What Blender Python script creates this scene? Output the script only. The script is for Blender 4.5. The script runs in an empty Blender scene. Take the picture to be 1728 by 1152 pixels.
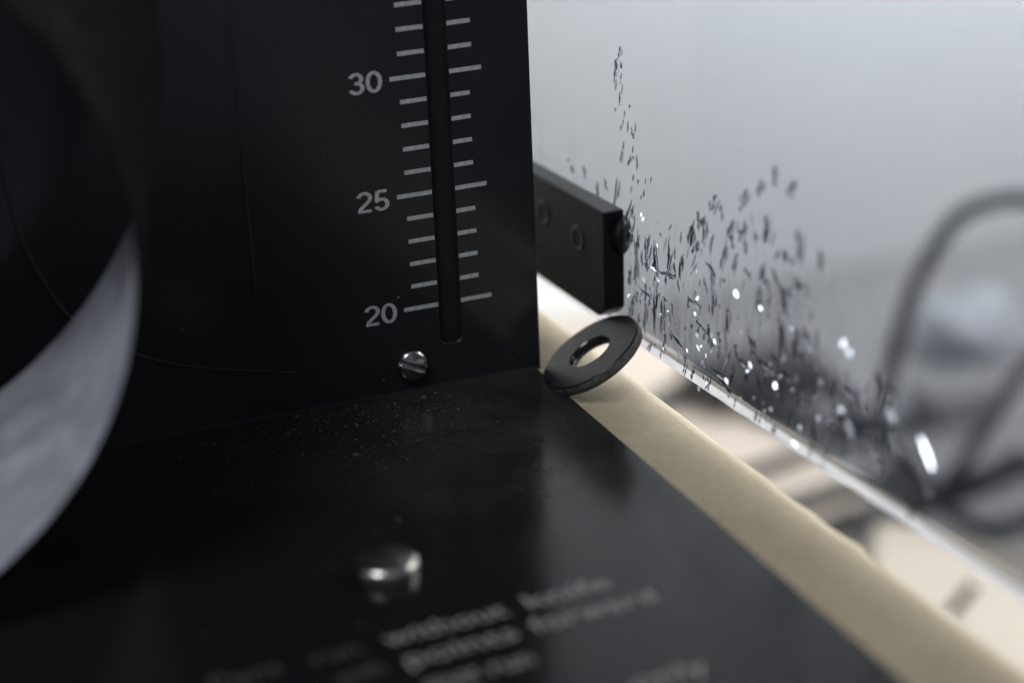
import bpy, bmesh, math, random
from mathutils import Matrix, Vector, noise

U = 0.003                      # one scale division of the machine, in metres
rnd = random.Random(7)
sc = bpy.context.scene
col = sc.collection

# ------------------------------------------------------------------ camera
cd = bpy.data.cameras.new("camera")
cam = bpy.data.objects.new("camera", cd)
col.objects.link(cam)
RC = ((0.9275824, 0.1651977, -0.3351127), (-0.3715004, 0.3124379, -0.8742826), (-0.0397276, 0.9354636, 0.3511830))
CAM = Vector((-29.243492, -72.905373, 30.810429))
m = Matrix.Identity(4)
for i in range(3):
    for j in range(3):
        m[i][j] = RC[i][j]
    m[i][3] = CAM[i] * U
cam.matrix_world = m
cd.sensor_width = 36.0
cd.lens = 66.667
cd.clip_start = 0.01
cd.clip_end = 30.0
cd.dof.use_dof = True
cd.dof.focus_distance = 79.8 * U
cd.dof.aperture_fstop = 9.6
cd.dof.aperture_blades = 0
sc.camera = cam

# ------------------------------------------------------------------ world, lamps, exposure
w = bpy.data.worlds.new("World")
sc.world = w
w.use_nodes = True
bg = w.node_tree.nodes["Background"]
bg.inputs[0].default_value = (0.80, 0.88, 1.0, 1)
bg.inputs[1].default_value = 0.13

def area(name, loc, target, sx, sy, power, color):
    ld = bpy.data.lights.new(name, 'AREA')
    ld.shape = 'RECTANGLE'
    ld.size = sx * U
    ld.size_y = sy * U
    ld.energy = power
    ld.color = color
    o = bpy.data.objects.new(name, ld)
    col.objects.link(o)
    o.location = Vector(loc) * U
    d = (Vector(target) - Vector(loc)).normalized()
    o.rotation_euler = d.to_track_quat('-Z', 'Y').to_euler()
    return o

area("window_lamp", (175, 10, 95), (30, 60, -20), 110, 90, 3.6, (1.0, 0.97, 0.93))     # the window to the right
area("added_wall_light", (115, 42, 45), (110, 128, 82), 130, 40, 5.0, (1.0, 0.985, 0.96))         # unseen light added to brighten the wall, aimed clear of the desk
area("room_lamp", (-90, -60, 150), (-20, 0, 0), 60, 60, 0.92, (0.88, 0.92, 1.0))          # weak ceiling light of the room

sc.view_settings.view_transform = 'Standard'
sc.view_settings.look = 'None'
sc.view_settings.exposure = 0.0
sc.view_settings.gamma = 1.0
sc.cycles.max_bounces = 10
sc.cycles.transparent_max_bounces = 16
sc.cycles.caustics_reflective = False
sc.cycles.use_denoising = True

# ------------------------------------------------------------------ materials
class NT:
    """small helper around a material's node tree"""
    def __init__(self, name):
        self.m = bpy.data.materials.new(name)
        self.m.use_nodes = True
        self.t = self.m.node_tree
        self.b = self.t.nodes["Principled BSDF"]
        self.out = self.t.nodes["Material Output"]
        self.tc = None
    def n(self, typ, **kw):
        x = self.t.nodes.new(typ)
        for k, v in kw.items():
            if k.startswith('i_'):
                key = k[2:]
                x.inputs[int(key) if key.isdigit() else key].default_value = v
            else:
                setattr(x, k, v)
        return x
    def l(self, a, b):
        self.t.links.new(a, b)
    def coord(self):
        if self.tc is None:
            self.tc = self.n('ShaderNodeTexCoord')
        return self.tc.outputs['Object']
    def noise(self, scale, detail=3, rough=0.55, vec=None, stretch=None):
        x = self.n('ShaderNodeTexNoise')
        x.inputs['Scale'].default_value = scale
        x.inputs['Detail'].default_value = detail
        x.inputs['Roughness'].default_value = rough
        v = vec or self.coord()
        if stretch:
            mp = self.n('ShaderNodeMapping')
            mp.inputs['Scale'].default_value = stretch
            self.l(v, mp.inputs[0])
            v = mp.outputs[0]
        self.l(v, x.inputs['Vector'])
        return x.outputs['Fac']
    def ramp(self, fac, stops):
        x = self.n('ShaderNodeValToRGB')
        e = x.color_ramp.elements
        while len(e) < len(stops):
            e.new(0.5)
        for k, (p, c) in zip(e, stops):
            k.position = p
            k.color = c if len(c) == 4 else (*c, 1)
        self.l(fac, x.inputs[0])
        return x.outputs[0]
    def mapr(self, fac, a, b, c, d):
        x = self.n('ShaderNodeMapRange')
        for i, v in zip((1, 2, 3, 4), (a, b, c, d)):
            x.inputs[i].default_value = v
        self.l(fac, x.inputs[0])
        return x.outputs[0]
    def math(self, op, a, b):
        x = self.n('ShaderNodeMath', operation=op)
        for i, v in enumerate((a, b)):
            if isinstance(v, (int, float)):
                x.inputs[i].default_value = v
            else:
                self.l(v, x.inputs[i])
        return x.outputs[0]
    def bump(self, h, strength, dist):
        x = self.n('ShaderNodeBump')
        x.inputs['Strength'].default_value = strength
        x.inputs['Distance'].default_value = dist
        self.l(h, x.inputs['Height'])
        self.l(x.outputs[0], self.b.inputs['Normal'])
    def set(self, **kw):
        for k, v in kw.items():
            k = k.replace('_', ' ')
            self.b.inputs[k].default_value = (*v, 1) if isinstance(v, tuple) and len(v) == 3 else v
        return self

def simple(name, color, rough, metal=0.0, spec=0.5, var=0.12, scale=400, bump=0.0):
    t = NT(name).set(Roughness=rough, Metallic=metal, Specular_IOR_Level=spec)
    f = t.noise(scale, 4)
    lo = tuple(c * (1 - var) for c in color)
    hi = tuple(min(1, c * (1 + var)) for c in color)
    t.l(t.ramp(f, [(0.3, lo), (0.7, hi)]), t.b.inputs['Base Color'])
    t.l(t.mapr(f, 0.3, 0.7, rough * 0.85, min(1, rough * 1.15)), t.b.inputs['Roughness'])
    if bump:
        t.bump(f, bump, 0.0002)
    return t.m

# black lacquered sheet with dust lying where it gathers (the inner corner) and faint smears
def black_sheet(name, base, dusty):
    t = NT(name).set(Specular_IOR_Level=0.17 if dusty else 0.5)
    big = t.noise(55, 5, 0.62, stretch=(1.0, 1.0, 1.0))
    fine = t.noise(900, 3, 0.7)
    sm = t.noise(30, 3, 0.5, stretch=(3.0, 0.7, 1.0))
    sep = t.n('ShaderNodeSeparateXYZ')
    t.l(t.coord(), sep.inputs[0])
    if dusty:
        near = t.mapr(sep.outputs[1], -8.5 * U, -0.5 * U, 0.0, 1.0)     # the corner in front of the upright panel
        near = t.math('MULTIPLY', near, t.mapr(sep.outputs[0], 4.0 * U, 13.0 * U, 0.06, 1.0))
        amt = t.math('MULTIPLY', near, t.mapr(big, 0.38, 0.66, 0.25, 1.0))
        amt = t.math('ADD', amt, t.mapr(sm, 0.55, 0.8, 0.0, 0.07))
        amt = t.math('MULTIPLY', amt, t.mapr(fine, 0.25, 0.75, 0.55, 1.3))
        amt = t.math('MULTIPLY', amt, dusty)
        # pale band on the near left: the guard's reflection put into the colour
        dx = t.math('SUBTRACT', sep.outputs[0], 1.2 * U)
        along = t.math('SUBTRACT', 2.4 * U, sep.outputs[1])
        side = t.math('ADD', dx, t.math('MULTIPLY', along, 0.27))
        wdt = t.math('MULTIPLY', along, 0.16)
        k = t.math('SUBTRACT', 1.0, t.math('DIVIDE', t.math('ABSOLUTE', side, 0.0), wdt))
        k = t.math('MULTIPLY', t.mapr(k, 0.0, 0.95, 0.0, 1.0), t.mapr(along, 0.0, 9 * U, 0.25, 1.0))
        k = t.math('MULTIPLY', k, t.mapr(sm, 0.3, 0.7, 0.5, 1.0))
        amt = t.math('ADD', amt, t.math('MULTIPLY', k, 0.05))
    else:
        amt = t.math('MULTIPLY', t.mapr(big, 0.45, 0.75, 0.0, 0.05), t.mapr(fine, 0.3, 0.7, 0.5, 1.2))
    mix = t.n('ShaderNodeMix', data_type='RGBA')
    t.l(amt, mix.inputs[0])
    mix.inputs[6].default_value = (*base, 1)
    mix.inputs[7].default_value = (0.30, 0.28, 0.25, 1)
    t.l(mix.outputs[2], t.b.inputs['Base Color'])
    t.l(t.mapr(big, 0.3, 0.7, 0.14, 0.22), t.b.inputs['Roughness'])
    t.bump(t.noise(160, 2), 0.05, 0.0002)
    return t.m

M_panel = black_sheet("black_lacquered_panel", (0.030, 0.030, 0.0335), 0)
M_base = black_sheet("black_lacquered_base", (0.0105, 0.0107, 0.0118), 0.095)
M_void = simple("slot_black", (0.002, 0.002, 0.0022), 0.9, spec=0.05)
M_print = simple("grey_white_print", (0.72, 0.73, 0.72), 0.6, var=0.22, scale=1500)
M_word = simple("pale_print", (0.38, 0.385, 0.36), 0.6, var=0.2, scale=1200)
M_word_dim = simple("dim_print", (0.075, 0.076, 0.074), 0.6, var=0.4, scale=900)  # darker copy of the print: weaker light on the left words put into colour
M_gloss = simple("glossy_rubber", (0.02, 0.02, 0.021), 0.16, spec=0.6)
M_scuff = simple("scuffed_rubber", (0.10, 0.098, 0.095), 0.6, var=0.7, scale=1400, bump=0.5)
M_bartop = simple("bar_top_lit_tone", (0.05, 0.05, 0.051), 0.55, var=0.3, scale=900)  # lighter tone for the bar's top: light from above put into the colour
M_back = simple("dull_black_backing", (0.026, 0.026, 0.029), 0.5, spec=0.3)
M_lip = simple("slot_lip_wear", (0.018, 0.018, 0.020), 0.45)
M_scribe = simple("scuffed_line", (0.026, 0.026, 0.027), 0.5)
M_tan = None
def tan_plastic():
    t = NT("aged_cream_plastic").set(Roughness=0.5, Specular_IOR_Level=0.35)
    a = t.noise(38, 5, 0.6)
    b = t.noise(700, 4, 0.7)
    c = t.ramp(a, [(0.25, (0.42, 0.32, 0.185)), (0.55, (0.51, 0.42, 0.262)), (0.8, (0.65, 0.55, 0.36))])
    mix = t.n('ShaderNodeMix', data_type='RGBA', blend_type='MULTIPLY')
    mix.inputs[0].default_value = 0.55
    t.l(c, mix.inputs[6])
    t.l(t.ramp(b, [(0.3, (0.72, 0.70, 0.66)), (0.7, (1, 1, 1))]), mix.inputs[7])
    t.l(mix.outputs[2], t.b.inputs['Base Color'])
    t.bump(b, 0.25, 0.0002)
    return t.m
M_tan = tan_plastic()
M_steel = simple("dull_steel", (0.55, 0.54, 0.52), 0.22, metal=1.0, var=0.2, scale=2500, bump=0.05)
M_chrome = simple("polished_steel", (0.74, 0.70, 0.64), 0.24, metal=1.0, var=0.05, scale=500)
M_rubber = simple("black_rubber", (0.012, 0.012, 0.0125), 0.42, spec=0.4, var=0.5, scale=900, bump=0.25)
M_bar = simple("black_plastic", (0.010, 0.0105, 0.012), 0.5, spec=0.3, var=0.3, scale=700, bump=0.12)
M_barring = simple("recess_rim", (0.020, 0.019, 0.0185), 0.5)
M_cable = simple("black_cable", (0.009, 0.011, 0.020), 0.5, var=0.2, scale=60)
M_wall = None
def wall_paint():
    t = NT("grey_white_wall").set(Roughness=0.9, Specular_IOR_Level=0.1)
    a = t.noise(4, 4, 0.5)
    t.l(t.ramp(a, [(0.3, (0.68, 0.71, 0.73)), (0.7, (0.76, 0.785, 0.795))]), t.b.inputs['Base Color'])
    return t.m
M_wall = wall_paint()
M_board = simple("added_board", (0.50, 0.44, 0.385), 0.65, var=0.05, scale=14)
M_greycable = simple("grey_cable", (0.07, 0.07, 0.07), 0.6, var=0.1, scale=60)
M_desk = simple("desk_top", (0.42, 0.42, 0.43), 0.6, var=0.12, scale=9)
M_cream = simple("cream_case", (0.50, 0.45, 0.385), 0.55, var=0.04, scale=20)
M_pale = simple("pale_hose", (0.74, 0.64, 0.56), 0.6, var=0.06, scale=30)
M_greybox = simple("dark_grey_case", (0.06, 0.06, 0.062), 0.6, var=0.15, scale=30)
M_bag = simple("pale_film", (0.72, 0.75, 0.82), 0.35, var=0.1, scale=25)

def satin_guard():
    t = NT("smudged_aluminium").set(Metallic=0.15, Roughness=0.42)
    a = t.noise(42, 6, 0.62, stretch=(0.8, 1.3, 0.8))
    c = t.noise(900, 2, 0.5, stretch=(0.1, 1, 1))
    t.l(t.ramp(a, [(0.36, (0.36, 0.37, 0.40)), (0.48, (0.70, 0.71, 0.76)), (0.58, (0.46, 0.47, 0.51)), (0.68, (0.88, 0.88, 0.92))]), t.b.inputs['Base Color'])
    t.l(t.mapr(a, 0.3, 0.7, 0.34, 0.55), t.b.inputs['Roughness'])
    t.bump(c, 0.08, 0.0002)
    return t.m
M_guard = satin_guard()
M_guardout = simple("black_guard_paint", (0.005, 0.005, 0.0055), 0.7, spec=0.15)

def smoked():
    t = NT("smoked_acrylic")
    t.t.nodes.remove(t.b)
    tr = t.n('ShaderNodeBsdfTransparent')
    tr.inputs[0].default_value = (0.555, 0.566, 0.582, 1)
    tl = t.n('ShaderNodeBsdfTranslucent')
    tl.inputs[0].default_value = (0.55, 0.60, 0.75, 1)
    haze = t.noise(70, 5, 0.65)
    mx0 = t.n('ShaderNodeMixShader')
    t.l(t.mapr(haze, 0.35, 0.7, 0.006, 0.03), mx0.inputs[0])
    t.l(tr.outputs[0], mx0.inputs[1])
    t.l(tl.outputs[0], mx0.inputs[2])
    # scuffed, crazed zone low on the sheet: fine vertical grey-blue streaks
    sp = t.n('ShaderNodeSeparateXYZ')
    t.l(t.coord(), sp.inputs[0])
    st = t.noise(420, 4, 0.7, stretch=(1, 0.8, 0.16))
    bl = t.noise(75, 3, 0.6, stretch=(1, 0.6, 0.8))
    zone = t.math('MULTIPLY', t.mapr(sp.outputs[2], 0.5 * U, 9.5 * U, 1.0, 0.0), t.mapr(sp.outputs[1], -22 * U, -9 * U, 0.25, 1.0))
    zone = t.math('MULTIPLY', zone, t.mapr(bl, 0.40, 0.62, 0.0, 1.0))
    sc_ = t.math('MULTIPLY', zone, t.mapr(st, 0.50, 0.68, 0.0, 0.75))
    df = t.n('ShaderNodeBsdfDiffuse')
    df.inputs[0].default_value = (0.10, 0.115, 0.15, 1)
    mx1 = t.n('ShaderNodeMixShader')
    t.l(t.math('MULTIPLY', sc_, 0.5), mx1.inputs[0])
    t.l(mx0.outputs[0], mx1.inputs[1])
    t.l(df.outputs[0], mx1.inputs[2])
    mx0 = mx1
    gl = t.n('ShaderNodeBsdfGlossy')
    gl.inputs['Roughness'].default_value = 0.12
    fr = t.n('ShaderNodeFresnel')
    fr.inputs[0].default_value = 1.45
    mx = t.n('ShaderNodeMixShader')
    geo = t.n('ShaderNodeNewGeometry')
    t.l(t.math('MULTIPLY', t.math('MULTIPLY', fr.outputs[0], 0.22), t.math('SUBTRACT', 1.0, geo.outputs['Backfacing'])), mx.inputs[0])
    t.l(mx0.outputs[0], mx.inputs[1])
    t.l(gl.outputs[0], mx.inputs[2])
    t.l(mx.outputs[0], t.out.inputs[0])
    return t.m
M_smoke = smoked()

def frosted():
    t = NT("sawn_acrylic_edge")
    t.set(Base_Color=(0.88, 0.88, 0.93), Roughness=0.45)
    tl = t.n('ShaderNodeBsdfTranslucent')
    f = t.noise(600, 3, stretch=(1, 0.25, 1))
    t.l(t.ramp(f, [(0.3, (0.78, 0.78, 0.86)), (0.6, (0.97, 0.97, 1.0))]), tl.inputs[0])
    mx = t.n('ShaderNodeMixShader')
    mx.inputs[0].default_value = 0.9
    t.l(t.b.outputs[0], mx.inputs[1])
    t.l(tl.outputs[0], mx.inputs[2])
    t.l(mx.outputs[0], t.out.inputs[0])
    return t.m
M_edge = frosted()

def crack_mat(name, lo):
    t = NT(name)
    t.set(Base_Color=(0.030, 0.034, 0.050), Roughness=0.2)
    tr = t.n('ShaderNodeBsdfTransparent')
    tr.inputs[0].default_value = (0.8, 0.82, 0.86, 1)
    mx = t.n('ShaderNodeMixShader')
    lw = t.n('ShaderNodeLayerWeight')
    lw.inputs[0].default_value = 0.35
    t.l(t.mapr(lw.outputs['Facing'], 0.2, 0.95, lo, 0.98), mx.inputs[0])
    t.l(t.b.outputs[0], mx.inputs[1])
    t.l(tr.outputs[0], mx.inputs[2])
    t.l(mx.outputs[0], t.out.inputs[0])
    return t.m
M_crack = crack_mat("crack_dark", 0.36)
M_crack_soft = crack_mat("crack_soft", 0.62)
def chip_mat():
    t = NT("silvery_fracture")
    t.set(Base_Color=(0.80, 0.83, 0.85), Metallic=1.0, Roughness=0.24)
    return t.m
M_chip = chip_mat()
def splinter_glass():
    t = NT("clear_sliver")
    t.set(Base_Color=(0.80, 0.84, 0.93), Roughness=0.08, IOR=1.42, Transmission_Weight=1.0)
    return t.m
M_sliver = splinter_glass()
M_dust = simple("dust_grain", (0.12, 0.112, 0.095), 0.9, var=0.3, scale=3000)
M_amber = simple("amber_glint", (0.30, 0.17, 0.06), 0.5)

# ------------------------------------------------------------------ mesh helpers (all lengths in scale divisions)
def link(name, bm, mat, parent=None, smooth=False):
    me = bpy.data.meshes.new(name)
    bmesh.ops.recalc_face_normals(bm, faces=bm.faces)
    bmesh.ops.scale(bm, vec=(U, U, U), verts=bm.verts)
    if smooth:
        for f in bm.faces:
            f.smooth = True
    bm.to_mesh(me)
    bm.free()
    mats = mat if isinstance(mat, (list, tuple)) else [mat]
    for k in mats:
        me.materials.append(k)
    o = bpy.data.objects.new(name, me)
    col.objects.link(o)
    if parent:
        o.parent = parent
    return o

def box(bm, a, b):
    vs = [bm.verts.new((x, y, z)) for x in (a[0], b[0]) for y in (a[1], b[1]) for z in (a[2], b[2])]
    for q in ((0, 1, 3, 2), (4, 6, 7, 5), (0, 4, 5, 1), (2, 3, 7, 6), (0, 2, 6, 4), (1, 5, 7, 3)):
        bm.faces.new([vs[i] for i in q])
    return vs

def bevel(bm, w, seg=2, edges=None):
    bmesh.ops.bevel(bm, geom=list(edges if edges is not None else bm.edges), offset=w, segments=seg, profile=0.5, affect='EDGES')

def spline(pts, n):
    """Catmull-Rom through the points"""
    P = [Vector(p) for p in pts]
    P = [P[0] * 2 - P[1]] + P + [P[-1] * 2 - P[-2]]
    out = []
    for i in range(1, len(P) - 2):
        for k in range(n):
            t = k / n
            a, b, c, d = P[i - 1], P[i], P[i + 1], P[i + 2]
            out.append(0.5 * ((2 * b) + (c - a) * t + (2 * a - 5 * b + 4 * c - d) * t * t + (3 * b - a - 3 * c + d) * t ** 3))
    out.append(P[-2])
    return out

def tube(bm, pts, r, seg=12):
    rings = []
    for i, p in enumerate(pts):
        d = (pts[min(i + 1, len(pts) - 1)] - pts[max(i - 1, 0)]).normalized()
        a = d.cross(Vector((0, 0.3, 1)) if abs(d.z) < 0.9 else Vector((1, 0.2, 0))).normalized()
        b = d.cross(a)
        rr = r(i / (len(pts) - 1)) if callable(r) else r
        rings.append([bm.verts.new(p + (a * math.cos(q) + b * math.sin(q)) * rr) for q in (2 * math.pi * k / seg for k in range(seg))])
    for i in range(len(rings) - 1):
        for k in range(seg):
            bm.faces.new((rings[i][k], rings[i][(k + 1) % seg], rings[i + 1][(k + 1) % seg], rings[i + 1][k]))
    bm.faces.new(rings[0][::-1])
    bm.faces.new(rings[-1])

def lathe(bm, prof, seg=48, mat=None):
    """revolve (radius, height) points round local z"""
    rings = []
    for r, h in prof:
        if r < 1e-6:
            rings.append([bm.verts.new((0, 0, h))])
        else:
            rings.append([bm.verts.new((r * math.cos(2 * math.pi * k / seg), r * math.sin(2 * math.pi * k / seg), h)) for k in range(seg)])
    for a, b in zip(rings, rings[1:]):
        for k in range(seg):
            k2 = (k + 1) % seg
            if len(a) == 1 and len(b) == 1:
                continue
            if len(a) == 1:
                bm.faces.new((a[0], b[k], b[k2]))
            elif len(b) == 1:
                bm.faces.new((a[k], a[k2], b[0]))
            else:
                bm.faces.new((a[k], a[k2], b[k2], b[k]))
    if mat is not None:
        bmesh.ops.transform(bm, matrix=mat, verts=bm.verts)

def frame(origin, zdir, xdir=(1, 0, 0.001)):
    z = Vector(zdir).normalized()
    y = z.cross(Vector(xdir)).normalized()
    x = y.cross(z)
    M = Matrix.Identity(4)
    for i in range(3):
        M[i][0], M[i][1], M[i][2], M[i][3] = x[i], y[i], z[i], origin[i]
    return M

def thing(name, label, cat, loc, group=None):
    o = bpy.data.objects.new(name, None)
    o.empty_display_size = 0.01
    col.objects.link(o)
    o.location = Vector(loc) * U
    o["label"] = label
    o["category"] = cat
    if group:
        o["group"] = group
    return o

def part(name, bm, mat, root, smooth=False, label=None):
    """a part of a thing whose Empty stands at root.location: geometry given in place"""
    p = root
    off = Vector((0, 0, 0))
    while p is not None:
        off += Vector(p.location)
        p = p.parent
    bmesh.ops.translate(bm, vec=-off / U, verts=bm.verts)
    o = link(name, bm, mat, root, smooth)
    if label:
        o["label"] = label
    return o

def tag(o, label, cat, group=None):
    o["label"] = label
    o["category"] = cat
    if group:
        o["group"] = group
    return o

# ------------------------------------------------------------------ the setting
bm = bmesh.new()
box(bm, (-160, -80, -51), (330, 128, -48))
link("desk", bm, M_desk)["kind"] = 'structure'
bm = bmesh.new()
box(bm, (-160, 128.1, -60), (330, 132, 240))
link("wall", bm, M_wall)["kind"] = 'structure'

# ------------------------------------------------------------------ the machine
mach = thing("cutting_machine", "black faced cutting machine with a numbered scale panel on an aged cream case", "machine", (-20, -10, -48))

# cream case: a box with a soft, slightly uneven outer edge
bm = bmesh.new()
prof = [(-62, -47.97), (3.1, -47.97), (3.35, -30), (3.5, -2.2), (3.52, -1.25), (3.47, -0.9), (3.33, -0.62), (3.08, -0.48), (2.7, -0.42), (1.0, -0.40), (0.0, -0.40), (-62, -0.40)]
N = 220
rings = []
for k in range(N + 1):
    y = -46 + 70 * k / N
    rr = []
    for i, (x, z) in enumerate(prof):
        dx = 0
        if 3 <= i <= 8:
            dx = 0.05 * noise.noise(Vector((y * 0.35, i * 0.11, 2.0))) + 0.025 * noise.noise(Vector((y * 1.7, i * 0.3, 5.0)))
            dx += 0.16 * math.exp(-((y + 20.2) / 0.55) ** 2)
        if i not in (0, 11):
            dx += 0.42 + max(-0.1, -0.012 * y)
        rr.append(bm.verts.new((x + dx, y, z)))
    rings.append(rr)
for a, b in zip(rings, rings[1:]):
    for i in range(len(prof)):
        j = (i + 1) % len(prof)
        bm.faces.new((a[i], a[j], b[j], b[i]))
bm.faces.new(rings[0])
bm.faces.new(rings[-1][::-1])
part("case", bm, M_tan, mach, smooth=False)
for f in mach.children[0].data.polygons:
    f.use_smooth = len(f.vertices) == 4 and f.area < 2e-4

# base plate, rolled up into the panel through a small bend
bm = bmesh.new()
prof = [(-46, -0.38), (-46, 0.0), (-1.1, 0.0)] + [(-1.1 + 0.7 * math.sin(t), 0.7 - 0.7 * math.cos(t)) for t in (0.3, 0.6, 0.9, 1.2)] + [(-0.40, 0.45), (-0.40, -0.38)]
prof = [(-46, -0.38), (-46, -0.04), (-45.96, 0.0), (-0.55, 0.0), (-0.30, 0.03), (-0.12, 0.10), (-0.03, 0.2), (-0.03, -0.38)]
vs = [[bm.verts.new((x, y, z)) for (y, z) in prof] for x in (-62, -0.16, -0.12)]
for k in range(len(vs[2])):
    vs[2][k].co.z = min(vs[2][k].co.z, vs[2][k].co.z - 0.04 if prof[k][1] > -0.3 else 9)
for a, b in zip(vs, vs[1:]):
    for i in range(len(prof)):
        j = (i + 1) % len(prof)
        bm.faces.new((a[i], a[j], b[j], b[i]))
bm.faces.new(vs[0])
bm.faces.new(vs[2][::-1])
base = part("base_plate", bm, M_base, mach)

# upright panel with a real slot
def fill_with_holes(loops, y0, y1):
    bm = bmesh.new()
    edges = []
    for lp in loops:
        v = [bm.verts.new((x, y0, z)) for x, z in lp]
        edges += [bm.edges.new((v[i], v[(i + 1) % len(v)])) for i in range(len(v))]
    res = bmesh.ops.triangle_fill(bm, use_beauty=True, use_dissolve=False, edges=edges)
    faces = [f for f in res['geom'] if isinstance(f, bmesh.types.BMFace)]
    ex = bmesh.ops.extrude_face_region(bm, geom=faces)
    bmesh.ops.translate(bm, vec=(0, y1 - y0, 0), verts=[g for g in ex['geom'] if isinstance(g, bmesh.types.BMVert)])
    return bm
sx0, sx1, szb, szt, rc = -4.60, -3.58, 1.93, 40.0, 0.30
cxs = (sx0 + sx1) / 2
slot = []
for ax, az, q0 in ((sx0 + rc, szb + rc, math.pi), (sx1 - rc, szb + rc, 1.5 * math.pi), (sx1 - rc, szt - rc, 0.0), (sx0 + rc, szt - rc, 0.5 * math.pi)):
    slot += [(ax + rc * math.cos(q0 + math.pi / 2 * k / 6), az + rc * math.sin(q0 + math.pi / 2 * k / 6)) for k in range(7)]
outer = [(-62, -0.3), (-0.02, -0.3), (0.0, -0.28), (0.0, 47.98), (-0.02, 48), (-62, 48)]
bm = fill_with_holes([outer, slot], 0.0, 0.22)
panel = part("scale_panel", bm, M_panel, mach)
# chamfer of the slot: a thin worn lip round its rim
bm = bmesh.new()
a = [bm.verts.new((x, -0.001, z)) for x, z in slot]
b = [bm.verts.new((cxs + (x - cxs) * 0.92, 0.06, z + (0.04 if z < 5 else -0.04))) for x, z in slot]
for i in range(len(slot)):
    j = (i + 1) % len(slot)
    bm.faces.new((a[i], a[j], b[j], b[i]))
part("slot_lip", bm, M_lip, panel)
bm = bmesh.new()
box(bm, (-5.6, 0.235, 0.3), (-2.6, 0.9, 44))
part("slot_backing", bm, M_back, mach)

# printed scale: ticks (thin print standing a hair off the lacquer) and numerals
def tick_mesh(length):
    bm = bmesh.new()
    box(bm, (0, -0.012, -0.092), (length, -0.003, 0.092))
    bmesh.ops.scale(bm, vec=(U, U, U), verts=bm.verts)
    bmesh.ops.recalc_face_normals(bm, faces=bm.faces)
    me = bpy.data.meshes.new("tick_mark")
    bm.to_mesh(me)
    bm.free()
    me.materials.append(M_print)
    return me
ML, MS, RL, RS = tick_mesh(1.55), tick_mesh(1.16), tick_mesh(1.42), tick_mesh(0.86)
MR = tick_mesh(1.02)
poff = Vector(panel.matrix_local.translation) + Vector(mach.location)
def place(name, me, x, z, parent=panel):
    o = bpy.data.objects.new(name, me)
    col.objects.link(o)
    o.parent = parent
    o.location = Vector((x, 0, z)) * U - Vector(mach.location)
    return o
for nmb in range(20, 37):
    z = nmb - 16.19
    big = nmb % 5 == 0
    o = place("tick_mark", ML if big else MS, (-6.17 if big else -5.78), z)
    o.rotation_euler.y = -math.radians(0.6)
    o = place("tick_mark", RL if big else (MR if 30 < nmb < 36 else RS), -3.575, z + 0.03)
    o.rotation_euler.y = -math.radians(1.0)

def text_mesh(name, s, size, bold, mat, extr=0.004):
    cu = bpy.data.curves.new(name, 'FONT')
    cu.body = s
    cu.size = size
    cu.offset = bold
    cu.extrude = extr
    cu.resolution_u = 3
    o = bpy.data.objects.new(name, cu)
    col.objects.link(o)
    bpy.context.view_layer.update()
    dg = bpy.context.evaluated_depsgraph_get()
    me = bpy.data.meshes.new_from_object(o.evaluated_get(dg))
    bpy.data.objects.remove(o)
    me.materials.clear()
    me.materials.append(mat)
    xs = [v.co.x for v in me.vertices]
    ys = [v.co.y for v in me.vertices]
    return me, min(xs), max(xs), min(ys), max(ys)

def put_text(name, s, parent, M, x0, x1, h, bold, mat):
    """text in the local plane M, from x0 to x1, capital height h"""
    me, a, b, lo, hi = text_mesh(name, s, 1.0, bold, mat)
    _, _, _, l0, h0 = text_mesh(name, "0", 1.0, bold, mat)
    sx = (x1 - x0) / (b - a)
    sy = h / (h0 - l0)
    for v in me.vertices:
        q = M @ Vector((x0 + (v.co.x - a) * sx, (v.co.y - l0) * sy, v.co.z))
        v.co = q * U - Vector(mach.location)
    o = bpy.data.objects.new(name, me)
    col.objects.link(o)
    o.parent = parent
    return o
def arc(cx, cy, rx, ry, a0, a1, n=14):
    return [(cx + rx * math.cos(math.radians(a0 + (a1 - a0) * k / n)), cy + ry * math.sin(math.radians(a0 + (a1 - a0) * k / n))) for k in range(n + 1)]
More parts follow.
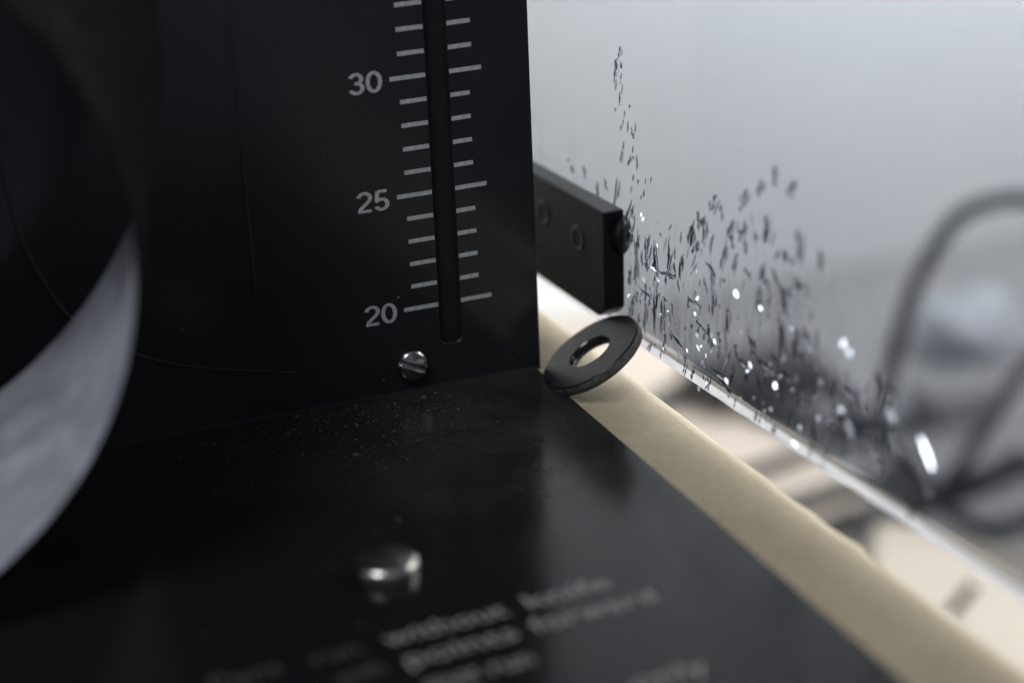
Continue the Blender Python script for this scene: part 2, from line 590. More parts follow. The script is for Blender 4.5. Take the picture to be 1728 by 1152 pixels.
# centre lines of the plain grotesque figures, in a box 0.56 wide and 1 high
FIG = {
    "0": [arc(0.28, 0.5, 0.215, 0.43, 90, 450, 32)],
    "2": [arc(0.275, 0.70, 0.205, 0.23, 172, -28, 16) + [(0.40, 0.50), (0.27, 0.36), (0.14, 0.22), (0.085, 0.072)], [(0.035, 0.072), (0.50, 0.072)]],
    "3": [arc(0.265, 0.715, 0.185, 0.215, 165, -80, 16) + [(0.21, 0.525)], [(0.21, 0.525)] + arc(0.27, 0.29, 0.205, 0.225, 80, -165, 18)],
    "5": [[(0.475, 0.928), (0.145, 0.928)], [(0.150, 0.96), (0.095, 0.47)], [(0.10, 0.505)] + arc(0.27, 0.31, 0.205, 0.245, 145, -160, 20)],
}
def numeral(s, x0, x1, z0, hgt):
    """printed figures on the panel: flat strokes of even weight with a hair of ink thickness"""
    bm = bmesh.new()
    wch = (x1 - x0) / len(s)
    hw = 0.072
    for n_, ch in enumerate(s):
        for li, ln in enumerate(FIG[ch]):
            L_, R_ = [], []
            for k, p in enumerate(ln):
                a, c_ = ln[max(k - 1, 0)], ln[min(k + 1, len(ln) - 1)]
                if ch == "0" and k in (0, len(ln) - 1):
                    a, c_ = ln[-2], ln[1]
                d = Vector((c_[0] - a[0], c_[1] - a[1])).normalized()
                q = Vector((-d.y, d.x)) * hw
                yo = -0.0055 - 0.0004 * li
                mk = lambda u, v, yy: bm.verts.new((x0 + n_ * wch + u / 0.56 * wch * 0.94, yy, z0 + v * hgt))
                L_.append((mk(p[0] + q.x, p[1] + q.y, yo), mk(p[0] + q.x, p[1] + q.y, -0.002)))
                R_.append((mk(p[0] - q.x, p[1] - q.y, yo), mk(p[0] - q.x, p[1] - q.y, -0.002)))
            for k in range(len(ln) - 1):
                bm.faces.new((L_[k][0], L_[k + 1][0], R_[k + 1][0], R_[k][0]))
                bm.faces.new((L_[k][0], L_[k][1], L_[k + 1][1], L_[k + 1][0]))
                bm.faces.new((R_[k][0], R_[k + 1][0], R_[k + 1][1], R_[k][1]))
    return part("numeral", bm, M_print, panel)
for nmb in (20, 25, 30, 35):
    numeral(str(nmb), -7.93, -6.45, nmb - 16.19 - 0.47, 0.90)

def floor_frame(x, y, deg):
    return Matrix.Translation((x, y, 0.007)) @ Matrix.Rotation(math.radians(deg), 4, 'Z')
for s, x, y, wd in (("Pens", -19.75, -20.75, 2.3), ("run", -16.4, -20.62, 1.6), ("without", -13.9, -20.48, 4.35), ("knife", -8.75, -20.12, 3.15),
                    ("with", -16.1, -22.2, 1.65), ("points", -13.7, -22.05, 3.9), ("forward", -9.2, -21.75, 4.6),
                    ("must", -13.6, -23.75, 1.8), ("run", -11.42, -23.65, 1.45),
                    ("use", -11.2, -26.2, 1.3), ("only", -7.8, -26.5, 2.65)):
    put_text("printed_word", s, base, floor_frame(x, y, 3.0), 0, wd, 0.86, 0.0, M_word_dim if x + wd < -14 else M_word)

# slotted screw low on the panel
bm = bmesh.new()
R0 = 0.70
nseg = 40
grid = []
ang = math.radians(-27)
half = 0.085
def dome(r):
    return 0.08 + 0.36 * math.sqrt(max(0.0, 1 - (r / (R0 * 1.015)) ** 2)) ** 0.9
def row(c, r_in):
    pass
def cap(sign):
    """half of the head on one side of the slot"""
    vs = {}
    nu, nv = 22, 9
    rows = []
    for j in range(nv + 1):
        v0 = half + (R0 - half) * (j / nv) * 0.9999
        ru = math.sqrt(max(R0 * R0 - v0 * v0, 1e-6))
        rw = []
        for i in range(nu + 1):
            u0 = -ru + 2 * ru * i / nu
            rw.append(bm.verts.new((u0, sign * v0, dome(math.hypot(u0, v0)))))
        rows.append(rw)
    for a, b in zip(rows, rows[1:]):
        for i in range(nu):
            bm.faces.new((a[i], a[i + 1], b[i + 1], b[i]))
    # slot wall, outer rim wall
    lowr = [bm.verts.new((v.co.x, v.co.y, 0.10)) for v in rows[0]]
    for i in range(nu):
        bm.faces.new((rows[0][i], rows[0][i + 1], lowr[i + 1], lowr[i]))
    rim = [r[0] for r in rows] + [r[-1] for r in rows[::-1]]
    rlow = [bm.verts.new((v.co.x, v.co.y, -0.02)) for v in rim]
    for i in range(len(rim) - 1):
        bm.faces.new((rim[i], rim[i + 1], rlow[i + 1], rlow[i]))
cap(1)
cap(-1)
fl = [bm.verts.new((x, y, 0.105)) for x, y in ((-R0 * .985, -half), (R0 * .985, -half), (R0 * .985, half), (-R0 * .985, half))]
bm.faces.new(fl)
bmesh.ops.transform(bm, matrix=frame((-5.97, 0.0, 1.28), (0, -1, 0)) @ Matrix.Rotation(ang, 4, 'Z'), verts=bm.verts)
part("screw", bm, M_steel, mach, smooth=False)
sm = mach.children[-1] if mach.children[-1].name.startswith("screw") else [c for c in mach.children if c.name == "screw"][0]
for f in sm.data.polygons:
    f.use_smooth = len(f.vertices) == 4 and f.area < (0.12 * U) ** 2 and abs(f.normal.y) > 0.15

# round polished pin standing in the base plate
bm = bmesh.new()
pr = [(1.2, 0.0), (1.2, 0.30)] + [(1.2 - 0.28 * (1 - math.cos(t)), 0.30 + 0.28 * math.sin(t)) for t in (0.2, 0.4, 0.6, 0.8, 1.0, 1.2, 1.4, 1.57)] + [(0.72, 0.64), (0.5, 0.69), (0.25, 0.72), (0, 0.73)]
lathe(bm, pr, 48, Matrix.Translation((-12.35, -15.5, 0.0)))
part("pin", bm, M_chrome, mach, smooth=True)

# scored lines on the panel
bm = bmesh.new()
tube(bm, spline([(-22.6, 0.0, 16.5), (-21.98, 0.0, 12.36), (-21.66, 0.0, 9.7), (-21.0, 0.0, 7.65), (-20.2, 0.0, 6.0), (-19.0, 0.0, 4.75), (-17.43, 0.0, 3.72), (-15.08, 0.0, 2.8), (-11.1, 0.0, 1.85)], 8), lambda t: 0.09 - 0.065 * t, 6)
part("scored_line", bm, M_scribe, panel, smooth=True)
bm = bmesh.new()
tube(bm, [Vector((-12.54, 0.03, z)) for z in (4.4, 5.5, 8, 12, 18, 26, 40)], lambda t: 0.02 + 0.055 * min(1, t * 5), 6)
part("scored_line", bm, M_scribe, panel, smooth=True)
bm = bmesh.new()
bmesh.ops.create_icosphere(bm, subdivisions=2, radius=0.2, matrix=Matrix.Translation((-16.9, -0.02, 15.5)) @ Matrix.Diagonal((1, .5, 1.4, 1)))  # small reflection in the panel, built as an amber coloured bead
part("amber_glint", bm, M_amber, panel, smooth=True)

# dust and grit on the base plate and a few grains on the panel
bm = bmesh.new()
def grain(p, r, nrm):
    n_ = Vector(nrm)
    a = n_.orthogonal().normalized()
    q = rnd.random() * 6.28
    a = Matrix.Rotation(q, 3, n_) @ a
    b = n_.cross(a)
    e = rnd.uniform(0.5, 1.6)
    vs = [bm.verts.new(Vector(p) + a * r * e), bm.verts.new(Vector(p) - a * r * e * 0.7 + b * r), bm.verts.new(Vector(p) - a * r * 0.5 * e - b * r), bm.verts.new(Vector(p) + n_ * r * 0.8)]
    for f in ((0, 1, 3), (1, 2, 3), (2, 0, 3)):
        bm.faces.new([vs[i] for i in f])
for k in range(1000):
    t = rnd.random()
    if t < 0.50:                                   # the drift along the bend, thickest left of the screw
        x = rnd.gauss(-8.8, 2.9)
        y = -abs(rnd.gauss(0, 2.2)) - 0.25
    elif t < 0.70:
        x = rnd.gauss(-9.0, 1.8)
        y = rnd.gauss(-4.4, 1.6)
    else:
        x = rnd.uniform(-22, -0.6)
        y = rnd.uniform(-24, -0.4)
    if x > -0.4 or y > -0.2:
        continue
    if math.hypot(x + 12.45, y + 15.75) < 1.5:
        continue
    grain((x, y, 0.002), min(0.16, rnd.lognormvariate(-3.75, 0.5)), (0, 0, 1))
for k in range(340):
    x = rnd.uniform(-16, -0.2)
    z = rnd.uniform(0.4, 18)
    if rnd.random() > math.exp(-z / 9) or sx0 - .1 < x < sx1 + .1:
        continue
    grain((x, -0.002, z), rnd.lognormvariate(-3.9, 0.45), (0, -1, 0))
o = part("dust", bm, M_dust, mach)
o["kind"] = 'stuff'

# ------------------------------------------------------------------ the smoked cover with its mounting bar
E1 = Vector((-0.035, 1, 0)).normalized()
NI = Vector((-E1.y, E1.x, 0))                     # towards the inside of the machine
O = Vector((4.0, -2.2, 0.0))
def C(s, z, off):
    return O + E1 * s + NI * off + Vector((0, 0, z))
cover = thing("smoked_cover", "scratched smoked acrylic cover upright along the cream case edge with a black mounting bar", "cover", C(0, 1.0, 0))
def cbox(bm, s0, s1, z0, z1, o0, o1):
    vs = box(bm, (0, 0, 0), (1, 1, 1))
    k = 0
    for x in (s0, s1):
        for y in (o0, o1):
            for z in (z0, z1):
                vs[k].co = C(x, z, y)
                k += 1
bm = bmesh.new()
prof = [(1.40, -0.03), (62, -0.03), (62, -0.95), (1.10, -0.95)]
lo = [bm.verts.new(C(-44, z, q)) for z, q in prof]
hi = [bm.verts.new(C(66, z, q)) for z, q in prof]
for i in range(3):
    bm.faces.new((lo[i], lo[i + 1], hi[i + 1], hi[i]))
bm.faces.new(lo)
bm.faces.new(hi[::-1])
part("sheet", bm, M_smoke, cover)
bm = bmesh.new()
nn = 260
rows = []
for k in range(nn + 1):
    s = -44 + 110 * k / nn
    j = 0.035 * noise.noise(Vector((s * 1.3, 0, 0))) + 0.03 * noise.noise(Vector((s * 6.0, 3, 0)))
    rows.append([bm.verts.new(C(s, z, q)) for z, q in ((0.93 + j, -0.90), (0.91 + j, -0.5), (0.93 + j, -0.08), (0.98 + j, -0.03), (1.405, -0.035), (1.405, -0.945), (0.98 + j, -0.95))])
for a, b in zip(rows, rows[1:]):
    for i in range(4):
        bm.faces.new((a[i], a[(i + 1) % 7], b[(i + 1) % 7], b[i]))
part("sawn_edge", bm, M_edge, cover)

bm = bmesh.new()
prof = [(1.62, 2.45), (2.35, 1.95), (15.0, 1.95), (15.0, 6.98), (1.55, 6.98)]
lo = [bm.verts.new(C(s, z, 0.0)) for s, z in prof]
hi = [bm.verts.new(C(s, z, 1.0)) for s, z in prof]
bm.faces.new(lo)
bm.faces.new(hi[::-1])
for i in range(5):
    j = (i + 1) % 5
    bm.faces.new((lo[i], lo[j], hi[j], hi[i]))
bevel(bm, 0.11, 3)
bar = part("mounting_bar", bm, [M_bar, M_bartop], cover)
for f in bar.data.polygons:
    f.material_index = 1 if f.normal.z > 0.6 else 0
for s, z, r in ((4.25, 5.05, 0.62), (7.9, 5.3, 0.62)):
    bm = bmesh.new()
    lathe(bm, [(r * 0.55, -0.02), (r * 0.6, 0.03), (r * 0.85, 0.05), (r, 0.03), (r * 1.05, -0.02)], 32, frame(C(s, z, 1.0), NI, (0, 0, 1)))
    part("bolt_rim", bm, M_barring, bar, smooth=True)
bm = bmesh.new()
lathe(bm, [(0.40, -0.4), (0.7, 0.0), (0.86, 0.08), (0.88, 0.26), (0.66, 0.42), (0.38, 0.46), (0.33, 0.25), (0, 0.25)], 28, frame(C(1.85, 5.75, 0.15), (0.75, -0.62, 0), (0, 0, 1)))
part("cover_screw", bm, M_bar, cover, smooth=True)

# cracks, scratches and bright chips in the sheet
DARK= [(1.54, 14.15, 1.9, 13.58, 0.075), (1.9, 13.58, 2.09, 13.03, 0.202), (2.09, 13.08, 2.35, 12.42, 0.076), (4.16, 7.63, 4.34, 6.48, 0.133), (2.14, 8.25, 2.67, 6.71, 0.13), (0.81, 7.56, 1.42, 6.5, 0.154), (5.53, 8.05, 5.5, 7.44, 0.107), (3.49, 7.93, 3.22, 7.39, 0.079), (-1.17, 6.31, -1.35, 4.9, 0.126), (-1.23, 4.6, -1.11, 2.13, 0.102), (-2.66, 6.33, -2.32, 5.45, 0.124), (-4.46, 7.84, -4.15, 7.0, 0.121), (-4.61, 7.88, -4.5, 6.96, 0.121), (-5.65, 8.53, -5.39, 7.34, 0.143), (-7.86, 8.98, -7.4, 8.13, 0.162), (-7.3, 7.98, -6.83, 6.62, 0.117), (-8.81, 9.18, -8.54, 8.56, 0.137), (-10.46, 9.85, -10.09, 8.74, 0.157), (-12.71, 9.91, -12.54, 8.61, 0.196), (-11.71, 8.72, -11.8, 8.4, 0.309), (-10.79, 7.88, -11.53, 6.92, 0.112), (-10.23, 7.95, -9.94, 7.03, 0.136), (-8.0, 7.57, -7.86, 6.79, 0.093), (-8.82, 7.31, -9.05, 6.89, 0.138), (-1.51, 5.08, -3.1, 5.2, 0.2), (0.45, 3.83, -0.93, 3.62, 0.129), (-5.63, 6.65, -6.35, 6.35, 0.143), (-2.52, 2.72, -3.56, 2.25, 0.151), (-8.93, 4.52, -9.61, 3.88, 0.209), (-9.61, 3.88, -10.73, 3.64, 0.253), (-11.47, 6.06, -11.37, 4.47, 0.225), (-12.52, 6.04, -12.51, 4.73, 0.178), (-13.01, 6.2, -13.23, 5.68, 0.176), (-15.65, 4.76, -16.42, 4.62, 0.192), (-4.12, 4.67, -5.12, 4.59, 0.147), (-4.86, 3.86, -5.61, 3.58, 0.122), (0.65, 5.95, 0.38, 4.13, 0.129), (-0.47, 6.25, -0.32, 5.14, 0.102), (-6.67, 1.86, -7.78, 1.6, 0.192), (-6.09, 2.18, -7.3, 2.08, 0.193), (-12.66, 3.58, -12.97, 2.85, 0.179), (-8.01, 3.34, -9.03, 3.23, 0.212), (-17.84, 6.2, -18.23, 5.66, 0.227), (-18.23, 5.66, -19.12, 5.54, 0.205), (-10.81, 4.28, -12.03, 3.72, 0.272), (-5.16, 8.52, -4.96, 7.85, 0.12), (-6.61, 9.63, -6.13, 8.9, 0.141), (-8.97, 10.45, -8.44, 9.73, 0.136), (-9.97, 11.16, -9.68, 10.39, 0.134), (-11.02, 11.87, -10.7, 11.11, 0.132), (-12.26, 11.71, -11.79, 10.92, 0.152), (1.62, 9.7, 1.82, 8.99, 0.077), (0.85, 9.56, 1.09, 9.03, 0.076), (-11.53, 7.39, -11.72, 6.26, 0.156), (-14.12, 9.51, -13.95, 8.67, 0.15), (-7.54, 5.21, -7.35, 4.14, 0.118), (-6.35, 5.6, -6.1, 4.51, 0.12), (-3.63, 6.34, -3.41, 5.24, 0.098), (-1.92, 4.0, -1.66, 2.3, 0.101), (-0.37, 3.26, -0.1, 1.8, 0.103), (-3.82, 2.2, -3.65, 1.21, 0.125), (-8.26, 0.35, -8.5, -0.34, 0.144), (-12.08, 1.41, -12.94, 1.0, 0.204), (-14.17, 1.6, -15.39, 1.12, 0.22), (-15.78, 1.28, -16.96, 1.04, 0.216)]
BRIGHT= [(7.09, 8.02, 7.04, 7.81, 0.163), (6.79, 7.72, 6.62, 7.43, 0.244), (1.75, 6.6, 1.65, 6.44, 0.156), (1.42, 6.5, 1.31, 6.31, 0.155), (0.72, 6.95, 0.62, 6.81, 0.179), (-0.12, 7.27, -0.17, 7.07, 0.152), (-0.33, 7.12, -0.32, 6.9, 0.127), (0.97, 6.26, 0.87, 6.02, 0.18), (-1.57, 7.28, -1.62, 7.14, 0.1), (-1.55, 6.28, -1.6, 6.08, 0.1), (-0.97, 5.06, -1.51, 5.0, 0.152), (-6.31, 6.34, -6.5, 6.2, 0.214), (-8.09, 6.12, -8.28, 5.88, 0.233), (-4.91, 3.35, -5.11, 3.15, 0.22), (-6.15, 3.75, -6.29, 3.49, 0.193), (-6.39, 3.52, -6.53, 3.36, 0.192), (-11.96, 6.58, -12.06, 6.13, 0.267), (-13.6, 5.69, -13.68, 5.43, 0.285), (-15.7, 6.56, -15.78, 6.27, 0.319), (-16.16, 6.3, -16.21, 6.09, 0.275), (-11.13, 3.31, -11.26, 3.02, 0.251), (-7.3, 2.18, -7.54, 1.95, 0.192), (-5.35, 2.32, -5.5, 2.08, 0.171), (-10.88, 2.19, -10.98, 2.02, 0.207), (-14.32, 4.52, -14.36, 4.35, 0.24), (-13.94, 3.68, -14.03, 3.52, 0.22), (-16.08, 3.63, -16.49, 2.93, 0.364), (-18.61, 5.13, -19.07, 4.5, 0.453), (-18.92, 4.06, -19.23, 3.62, 0.412), (-17.37, 2.78, -17.46, 2.49, 0.318), (-15.68, 3.93, -15.84, 3.76, 0.28), (-21.12, 2.89, -21.23, 2.63, 0.323), (-20.6, 4.55, -21.3, 3.72, 0.281), (-5.08, 1.04, -5.13, 0.79, 0.148), (-5.6, 2.17, -5.64, 2.02, 0.122), (-9.21, 3.49, -9.39, 3.26, 0.14), (-4.08, 2.34, -4.18, 2.22, 0.099), (-1.97, 1.72, -2.07, 1.62, 0.102), (-7.54, 1.51, -7.64, 1.37, 0.144), (-12.51, 1.33, -12.76, 1.25, 0.158)]

def unit_drop(name, mat, seed, bend=0.8):
    """a tapered, wavering sliver of unit half length along z"""
    rg = random.Random(seed)
    bm = bmesh.new()
    nr, ns = 11, 7
    rings = []
    k0 = rg.uniform(0, 50)
    fork = rg.uniform(-0.5, 0.5)
    for i in range(nr):
        t = -1 + 2 * i / (nr - 1)
        wd = math.sqrt(max(0.0, 1 - t * t)) ** 1.3 * (0.62 + 0.75 * noise.noise(Vector((t * 2.2, k0, 0.3)))) * (1 - 0.4 * t * fork * 2)
        wd = max(0.03, wd)
        cx = bend * (1.6 * noise.noise(Vector((t * 1.1, k0 + 9, 0))) + 0.7 * noise.noise(Vector((t * 3.0, k0 + 20, 0))))
        rings.append([bm.verts.new((cx + wd * math.cos(q), wd * math.sin(q), t)) for q in (2 * math.pi * k / ns for k in range(ns))])
    for a, b_ in zip(rings, rings[1:]):
        for k in range(ns):
            bm.faces.new((a[k], a[(k + 1) % ns], b_[(k + 1) % ns], b_[k]))
    bm.faces.new(rings[0][::-1])
    bm.faces.new(rings[-1])
    for f in bm.faces:
        f.smooth = True
    me = bpy.data.meshes.new(name)
    bm.to_mesh(me)
    bm.free()
    me.materials.append(mat)
    return me
def unit_flake(name, mat, seed):
    """a thin glint facet, flat across local z"""
    rg = random.Random(seed)
    bm = bmesh.new()
    n_ = 6
    o_ = [(math.cos(6.2832 * k / n_) * rg.uniform(0.55, 1.15), math.sin(6.2832 * k / n_) * rg.uniform(0.6, 1.2)) for k in range(n_)]
    top = [bm.verts.new((x, y, 0.12)) for x, y in o_]
    bot = [bm.verts.new((x * 1.05, y * 1.05, -0.12)) for x, y in o_]
    bm.faces.new(top)
    bm.faces.new(bot[::-1])
    for k in range(n_):
        bm.faces.new((top[k], bot[k], bot[(k + 1) % n_], top[(k + 1) % n_]))
    me = bpy.data.meshes.new(name)
    bm.to_mesh(me)
    bm.free()
    me.materials.append(mat)
    return me
FACET = Vector((-0.505, -0.60, 0.62)).normalized()        # facets turned to mirror the room lamp into the camera as glints
def facet(me, s0, z0, s1, z1, w):
    o = bpy.data.objects.new("splinter", me)
    col.objects.link(o)
    o.parent = cover
    a, b = C(s0, z0, 0.05), C(s1, z1, 0.05)
    nz = (FACET + Vector((rnd.gauss(0, .12), rnd.gauss(0, .12), rnd.gauss(0, .12)))).normalized()
    d = a - b
    d = d - nz * d.dot(nz)
    L = max(d.length, w)
    y = d.normalized()
    x = y.cross(nz)
    M = Matrix.Identity(4)
    for i in range(3):
        M[i][0] = x[i] * w * 0.34 * U
        M[i][1] = y[i] * L * 0.62 * U
        M[i][2] = nz[i] * 0.12 * U
        M[i][3] = (a[i] + b[i]) / 2 * U - coff[i]
    o.matrix_local = M
cracks = [unit_drop("crack", M_crack, k) for k in range(9)]
softs = [unit_drop("crack", M_crack_soft, 40 + k) for k in range(9)]
slivers = [unit_drop("sliver", M_sliver, 60 + k) for k in range(6)]
chips = [unit_flake("splinter", M_chip, 20 + k) for k in range(5)]
coff = Vector(cover.location)
def drop(name, me, s0, z0, s1, z1, w, off=0.0, thick=0.05):
    o = bpy.data.objects.new(name, me)
    col.objects.link(o)
    o.parent = cover
    a, b = C(s0, z0, off), C(s1, z1, off)
    d = a - b
    L = max(d.length, w * 0.6)
    zz = d.normalized() if d.length > 1e-6 else Vector((0, 0, 1))
    yy = NI
    xx = yy.cross(zz).normalized()
    M = Matrix.Identity(4)
    # the sheet is seen at a slant, so widths along its length are larger than they look
    ww = w * (0.5 + 0.45 * abs(zz.z))
    for i in range(3):
        M[i][0] = xx[i] * ww * U
        M[i][1] = yy[i] * thick * U
        M[i][2] = zz[i] * L * 0.54 * U
        M[i][3] = (a[i] + b[i]) / 2 * U - coff[i]
    o.matrix_local = M
    return o
for s0, z0, s1, z1, wd in DARK:
    if min(z0, z1) < 1.3:
        continue
    drop("crack", rnd.choice(cracks), s0, z0, s1, z1, wd * 1.1)
    drop("sliver", rnd.choice(slivers), s0 - wd * 1.2, z0 - 0.1, s1 - wd * 1.2, z1 - 0.1, wd * 0.9)
for s0, z0, s1, z1, wd in BRIGHT:
    facet(rnd.choice(chips), s0, z0, s1, z1, wd)
for k in range(42):                                    # small stray glints among the cracks
    s = rnd.uniform(-19, 1.2)
    z = 1.5 + 4.6 * rnd.random() ** 1.3
    a_ = rnd.uniform(-0.5, 0.9)
    L = rnd.uniform(0.06, 0.25)
    facet(rnd.choice(chips), s, z, s - a_ * L * 1.5, z - L, rnd.uniform(0.06, 0.15))
made = 0
while made < 255:
    s = rnd.uniform(-21, 2.5)
    if s > -1:
        top = 6.6
    elif s > -8:
        top = 6.6 + (-1 - s) * 0.5
    elif s > -14:
        top = 10.6 - (-8 - s) * 0.5
    else:
        top = 5.4
    z = 1.5 + (top - 1.5) * rnd.random() ** 0.95
    if 1.5 < s and z < 7.0:
        continue
    if rnd.random() < (0.55 if s < -14 else 0):
        continue
    L = rnd.lognormvariate(-0.7, 0.5)
    lean = rnd.gauss(-0.14, 0.12)
    drop("crack", rnd.choice(softs if made % 3 == 0 else (slivers if made % 3 == 1 else cracks)), s + lean * L * 1.6, z + L / 2, s, z - L / 2, min(0.26, rnd.lognormvariate(-2.5, 0.5)))
    made += 1
for k in range(30):                                    # the thin trail below the upper scratch
    t = rnd.random()
    s = 2.2 - 2.6 * t + rnd.gauss(0, 0.5) * (0.4 + t)
    z = 12.6 - 4.6 * t + rnd.gauss(0, 0.35)
    L = rnd.uniform(0.15, 0.6)
    drop("crack", rnd.choice(softs), s - 0.2 * L, z + L / 2, s, z - L / 2, rnd.uniform(0.016, 0.035))
for k in range(24):                                    # nicks along the sawn edge
    s = 1.0 - 15 * rnd.random() ** 1.5
    L = rnd.uniform(0.15, 0.55)
    drop("crack", rnd.choice(cracks), s - 0.15, 1.25 + L, s + 0.1, 1.25 - 0.2, rnd.uniform(0.03, 0.07))

# ------------------------------------------------------------------ loose rubber washer leaning in the corner
bm = bmesh.new()
ro, ri, th = 2.42, 0.98, 0.50
pr = [(ri, 0.05), (ri + 0.05, 0), (ro - 0.06, 0), (ro, 0.06), (ro, th - 0.06), (ro - 0.06, th), (ri + 0.05, th), (ri, th - 0.05), (ri, 0.05)]
nrm = Vector((-0.512, 0.083, 0.857)).normalized()
lathe(bm, pr, 72)
for v in bm.verts:
    v.co *= 1 + 0.012 * noise.noise(v.co * 1.5)
wc = Vector((1.54, -2.0, 1.25))
wz = wc - nrm * th
wl = frame(wz, nrm, (0, 1, 0))
bmesh.ops.transform(bm, matrix=Matrix.Translation(-wc) @ wl, verts=bm.verts)
bm.faces.ensure_lookup_table()
kinds = []
o = link("washer", bm, [M_rubber, M_gloss, M_scuff])
o.location = wc * U
tag(o, "thick black rubber washer leaning between the black base plate and the mounting bar", "washer")
for f in o.data.polygons:
    p = f.center - nrm * f.center.dot(nrm)
    d = p.length / U
    out = f.normal.dot(p.normalized())
    f.material_index = 1 if out < -0.5 else (2 if out > 0.9 else 0)
    f.use_smooth = abs(out) > 0.9

# ------------------------------------------------------------------ curved guard at the left
def gpt(t, k, grow=0.0):
    """k = 0 the rim by the panel, 1 the rim towards the camera"""
    yf, yn = -6.0, -14.0
    f = (-31.08, yf, 18.04, 14.53)
    n_ = (-31.98, yn, 12.70, 12.40)
    cx, cy, cz, r = [f[i] * (1 - k) + n_[i] * k for i in range(4)]
    return Vector((cx + (r + grow) * math.cos(t), cy, cz + (r + grow) * math.sin(t)))
guard = thing("curved_guard", "curved grey metal guard ring with black outside, blurred left of the scale panel", "guard", (-32, -6, 0))
NT_, NK = 120, 8
bm = bmesh.new()
gr = [[bm.verts.new(gpt(2 * math.pi * i / NT_, k / NK)) for k in range(NK + 1)] for i in range(NT_)]
for i in range(NT_):
    for k in range(NK):
        bm.faces.new((gr[i][k], gr[(i + 1) % NT_][k], gr[(i + 1) % NT_][k + 1], gr[i][k + 1]))
part("inner_band", bm, M_guard, guard, smooth=True)
bm = bmesh.new()
gr = []
for i in range(NT_):
    t = 2 * math.pi * i / NT_
    gr.append([bm.verts.new(gpt(t, -0.002, 0.01)), bm.verts.new(gpt(t, 0.0, 0.08)), bm.verts.new(gpt(t, 1.0, 0.12)), bm.verts.new(gpt(t, 1.012, 0.08)), bm.verts.new(gpt(t, 1.002, 0.01))])
for i in range(NT_):
    for k in range(4):
        bm.faces.new((gr[i][k], gr[(i + 1) % NT_][k], gr[(i + 1) % NT_][k + 1], gr[i][k + 1]))
part("outer_shell", bm, M_guardout, guard, smooth=True)

# ------------------------------------------------------------------ out of focus things on the desk behind
def cable(label, pts, r, mat=None, cat="cable", name="cable", group=None):
    bm = bmesh.new()
    P = spline(pts, 10)
    base_p = Vector(pts[0])
    tube(bm, P, r, 14)
    bmesh.ops.translate(bm, vec=-base_p, verts=bm.verts)
    o = link(name, bm, mat or M_cable, None, smooth=True)
    o.location = base_p * U
    return tag(o, label, cat, group)
cable('dark cable rising in a tall arch behind the smoked cover', [(55.97, 70.0, -40.07), (57.37, 66.0, -39.42), (57.46, 62.0, -37.32), (56.81, 60.0, -33.48), (58.45, 60.0, -27.07), (60.38, 60.0, -22.46), (63.35, 60.0, -18.71), (66.7, 60.0, -17.65), (70.87, 60.0, -17.99), (77.12, 60.0, -21.22), (82.25, 60.0, -27.68)], 0.72, group='dark cables looped behind the smoked cover')
cable('dark cable slanting up to the right below the arch of another cable', [(56.36, 58.0, -46.46), (59.32, 57.0, -43.72), (61.03, 56.0, -41.45), (63.66, 56.0, -38.42), (67.74, 58.0, -35.96), (71.9, 60.0, -33.52), (77.45, 62.0, -30.98)], 0.72, group='dark cables looped behind the smoked cover')
cable('dark cable lying almost level, crossing the low end of the slanting cable', [(58.64, 60.0, -40.15), (59.27, 58.0, -41.8), (60.47, 56.0, -42.67), (63.45, 55.0, -41.55), (66.55, 55.0, -41.03), (70.35, 55.0, -41.0), (76.27, 55.0, -42.32)], 1.15, group='dark cables looped behind the smoked cover')
cable('dark cable sagging below the level one behind the end of the smoked cover', [(54.74, 66.0, -34.1), (55.44, 63.0, -36.04), (56.72, 59.0, -38.79), (59.26, 57.0, -42.25), (61.82, 56.0, -44.89), (65.39, 56.0, -46.97), (70.98, 57.0, -47.55), (80.5, 60.0, -46.44)], 0.75, group='dark cables looped behind the smoked cover')
G2 = 'cables lying on the cream board'
cable("dark cable bent in a low arch on the added cream board, farthest along it", [(50.0, 92.5, -47.0), (51.2, 95.44, -47.0), (54.72, 98.3, -47.0), (58.56, 98.8, -47.0), (59.82, 94.33, -47.0), (60.5, 88.75, -47.0), (63.6, 83.7, -47.0)], 1.0, group=G2)
cable("thin dark cable crossing the added cream board near the arched one", [(38, 74.5, -47.2), (46.61, 76.15, -47.2), (52.43, 76.75, -47.2), (58.98, 78.36, -47.2), (66.58, 79.62, -47.2), (74.07, 79.22, -47.2)], 0.72, M_cable, group=G2)
cable("thicker grey cable crossing the added cream board between two dark ones", [(38, 65.8, -47.1), (45.71, 67.23, -47.1), (51.82, 68.12, -47.1), (56.09, 68.89, -47.1), (60.25, 69.32, -47.1), (66.86, 68.26, -47.1)], 1.0, M_greycable, group=G2)
cable("dark cable crossing the added cream board beside the cream box", [(47.0, 60.8, -47.2), (48.19, 61.4, -47.2), (52.56, 62.7, -47.2), (56.12, 63.61, -47.2), (59.48, 63.9, -47.2), (63.8, 63.6, -47.2), (68.22, 64.3, -47.2), (76, 66, -46)], 1.0, group=G2)
cable("short dark cable running along the end of the cream box", [(48.0, 44.5, -47.2), (49.6, 49.5, -47.2), (51.2, 54.4, -47.2), (54.2, 59.0, -47.2), (56.8, 62.0, -46.6), (60.6, 65.0, -46.4)], 0.65, group=G2)

bm = bmesh.new()
box(bm, (14, 6, -47.98), (60.5, 127, -47.85))  # board added so the desk looks pale only outside the smoked cover
bevel(bm, 0.04, 1)
o = link("added_board", bm, M_board, None)
tag(o, "added cream board lying flat on the grey desk alongside the case", "board")

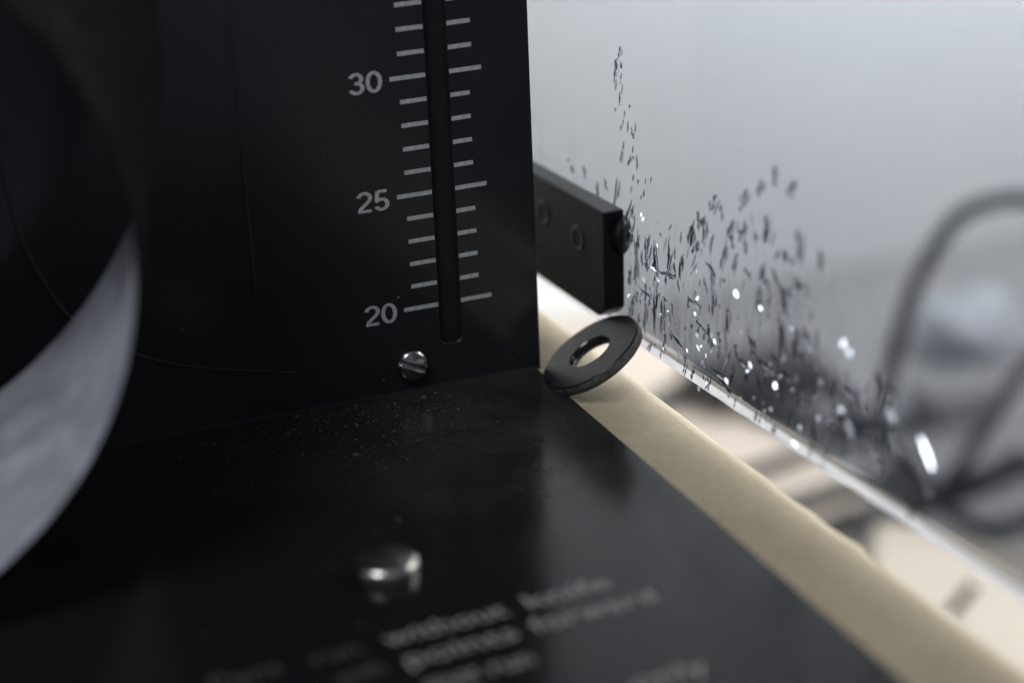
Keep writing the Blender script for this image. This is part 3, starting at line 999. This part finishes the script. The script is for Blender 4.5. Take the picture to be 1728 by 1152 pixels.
slab = thing("cream_box", "flat cream box with rounded corners and a dark slot on the added cream board", "box", (54, 40, -47.8))
bm = bmesh.new()
plan = [(46.84, 45.04), (50.39, 50.91), (52.78, 54.74), (54.2, 56.4), (56.3, 56.9), (62.89, 47.2), (66.42, 38.29), (53.2, 18.6), (40.2, 24.8)]
lo = [bm.verts.new((x, y, -47.84)) for x, y in plan]
hi = [bm.verts.new((x, y, -44.5)) for x, y in plan]
bm.faces.new(lo[::-1])
bm.faces.new(hi)
for i in range(len(plan)):
    j = (i + 1) % len(plan)
    bm.faces.new((lo[i], lo[j], hi[j], hi[i]))
bevel(bm, 0.5, 3, [e for e in bm.edges if all(v in hi for v in e.verts)])
part("shell", bm, M_cream, slab)
bm = bmesh.new()
tube(bm, [Vector((50.7, 40.0, -44.4)), Vector((51.0, 40.4, -44.4)), Vector((54.6, 43.0, -44.4)), Vector((54.95, 43.3, -44.4))], 0.45, 8)
part("slot", bm, M_void, slab)

bm = bmesh.new()
box(bm, (-4, -3, 0), (4, 3, 3.8))
bevel(bm, 0.8, 3)
o = link("power_adapter", bm, M_desk, None)
o.location = Vector((78.5, 81, -47.98)) * U
tag(o, "grey block under the cable arch on the desk, far out of focus", "power adapter")

bm = bmesh.new()
bmesh.ops.create_icosphere(bm, subdivisions=4, radius=1.0)
for v in bm.verts:
    p = v.co.copy()
    d = 1 + 0.28 * noise.noise(p * 1.7) + 0.12 * noise.noise(p * 4.3 + Vector((3, 1, 0)))
    v.co = Vector((p.x * 5.8 * d, p.y * 4.5 * d, max(-0.9, p.z * d) * 3.6))
o = link("crumpled_film", bm, M_bag, None, smooth=True)
o.location = Vector((91, 96, -44.7)) * U
tag(o, "crumpled pale bluish film lying on the desk inside the cable arch, far out of focus", "plastic film")

bm = bmesh.new()
box(bm, (-7, -4, 0), (7, 4, 4.5))
bevel(bm, 0.7, 3)
o = link("dark_case", bm, M_greybox, None)
o.location = Vector((63, 95, -47.98)) * U
tag(o, "low dark grey case on the desk, seen through the scratches of the cover", "case")
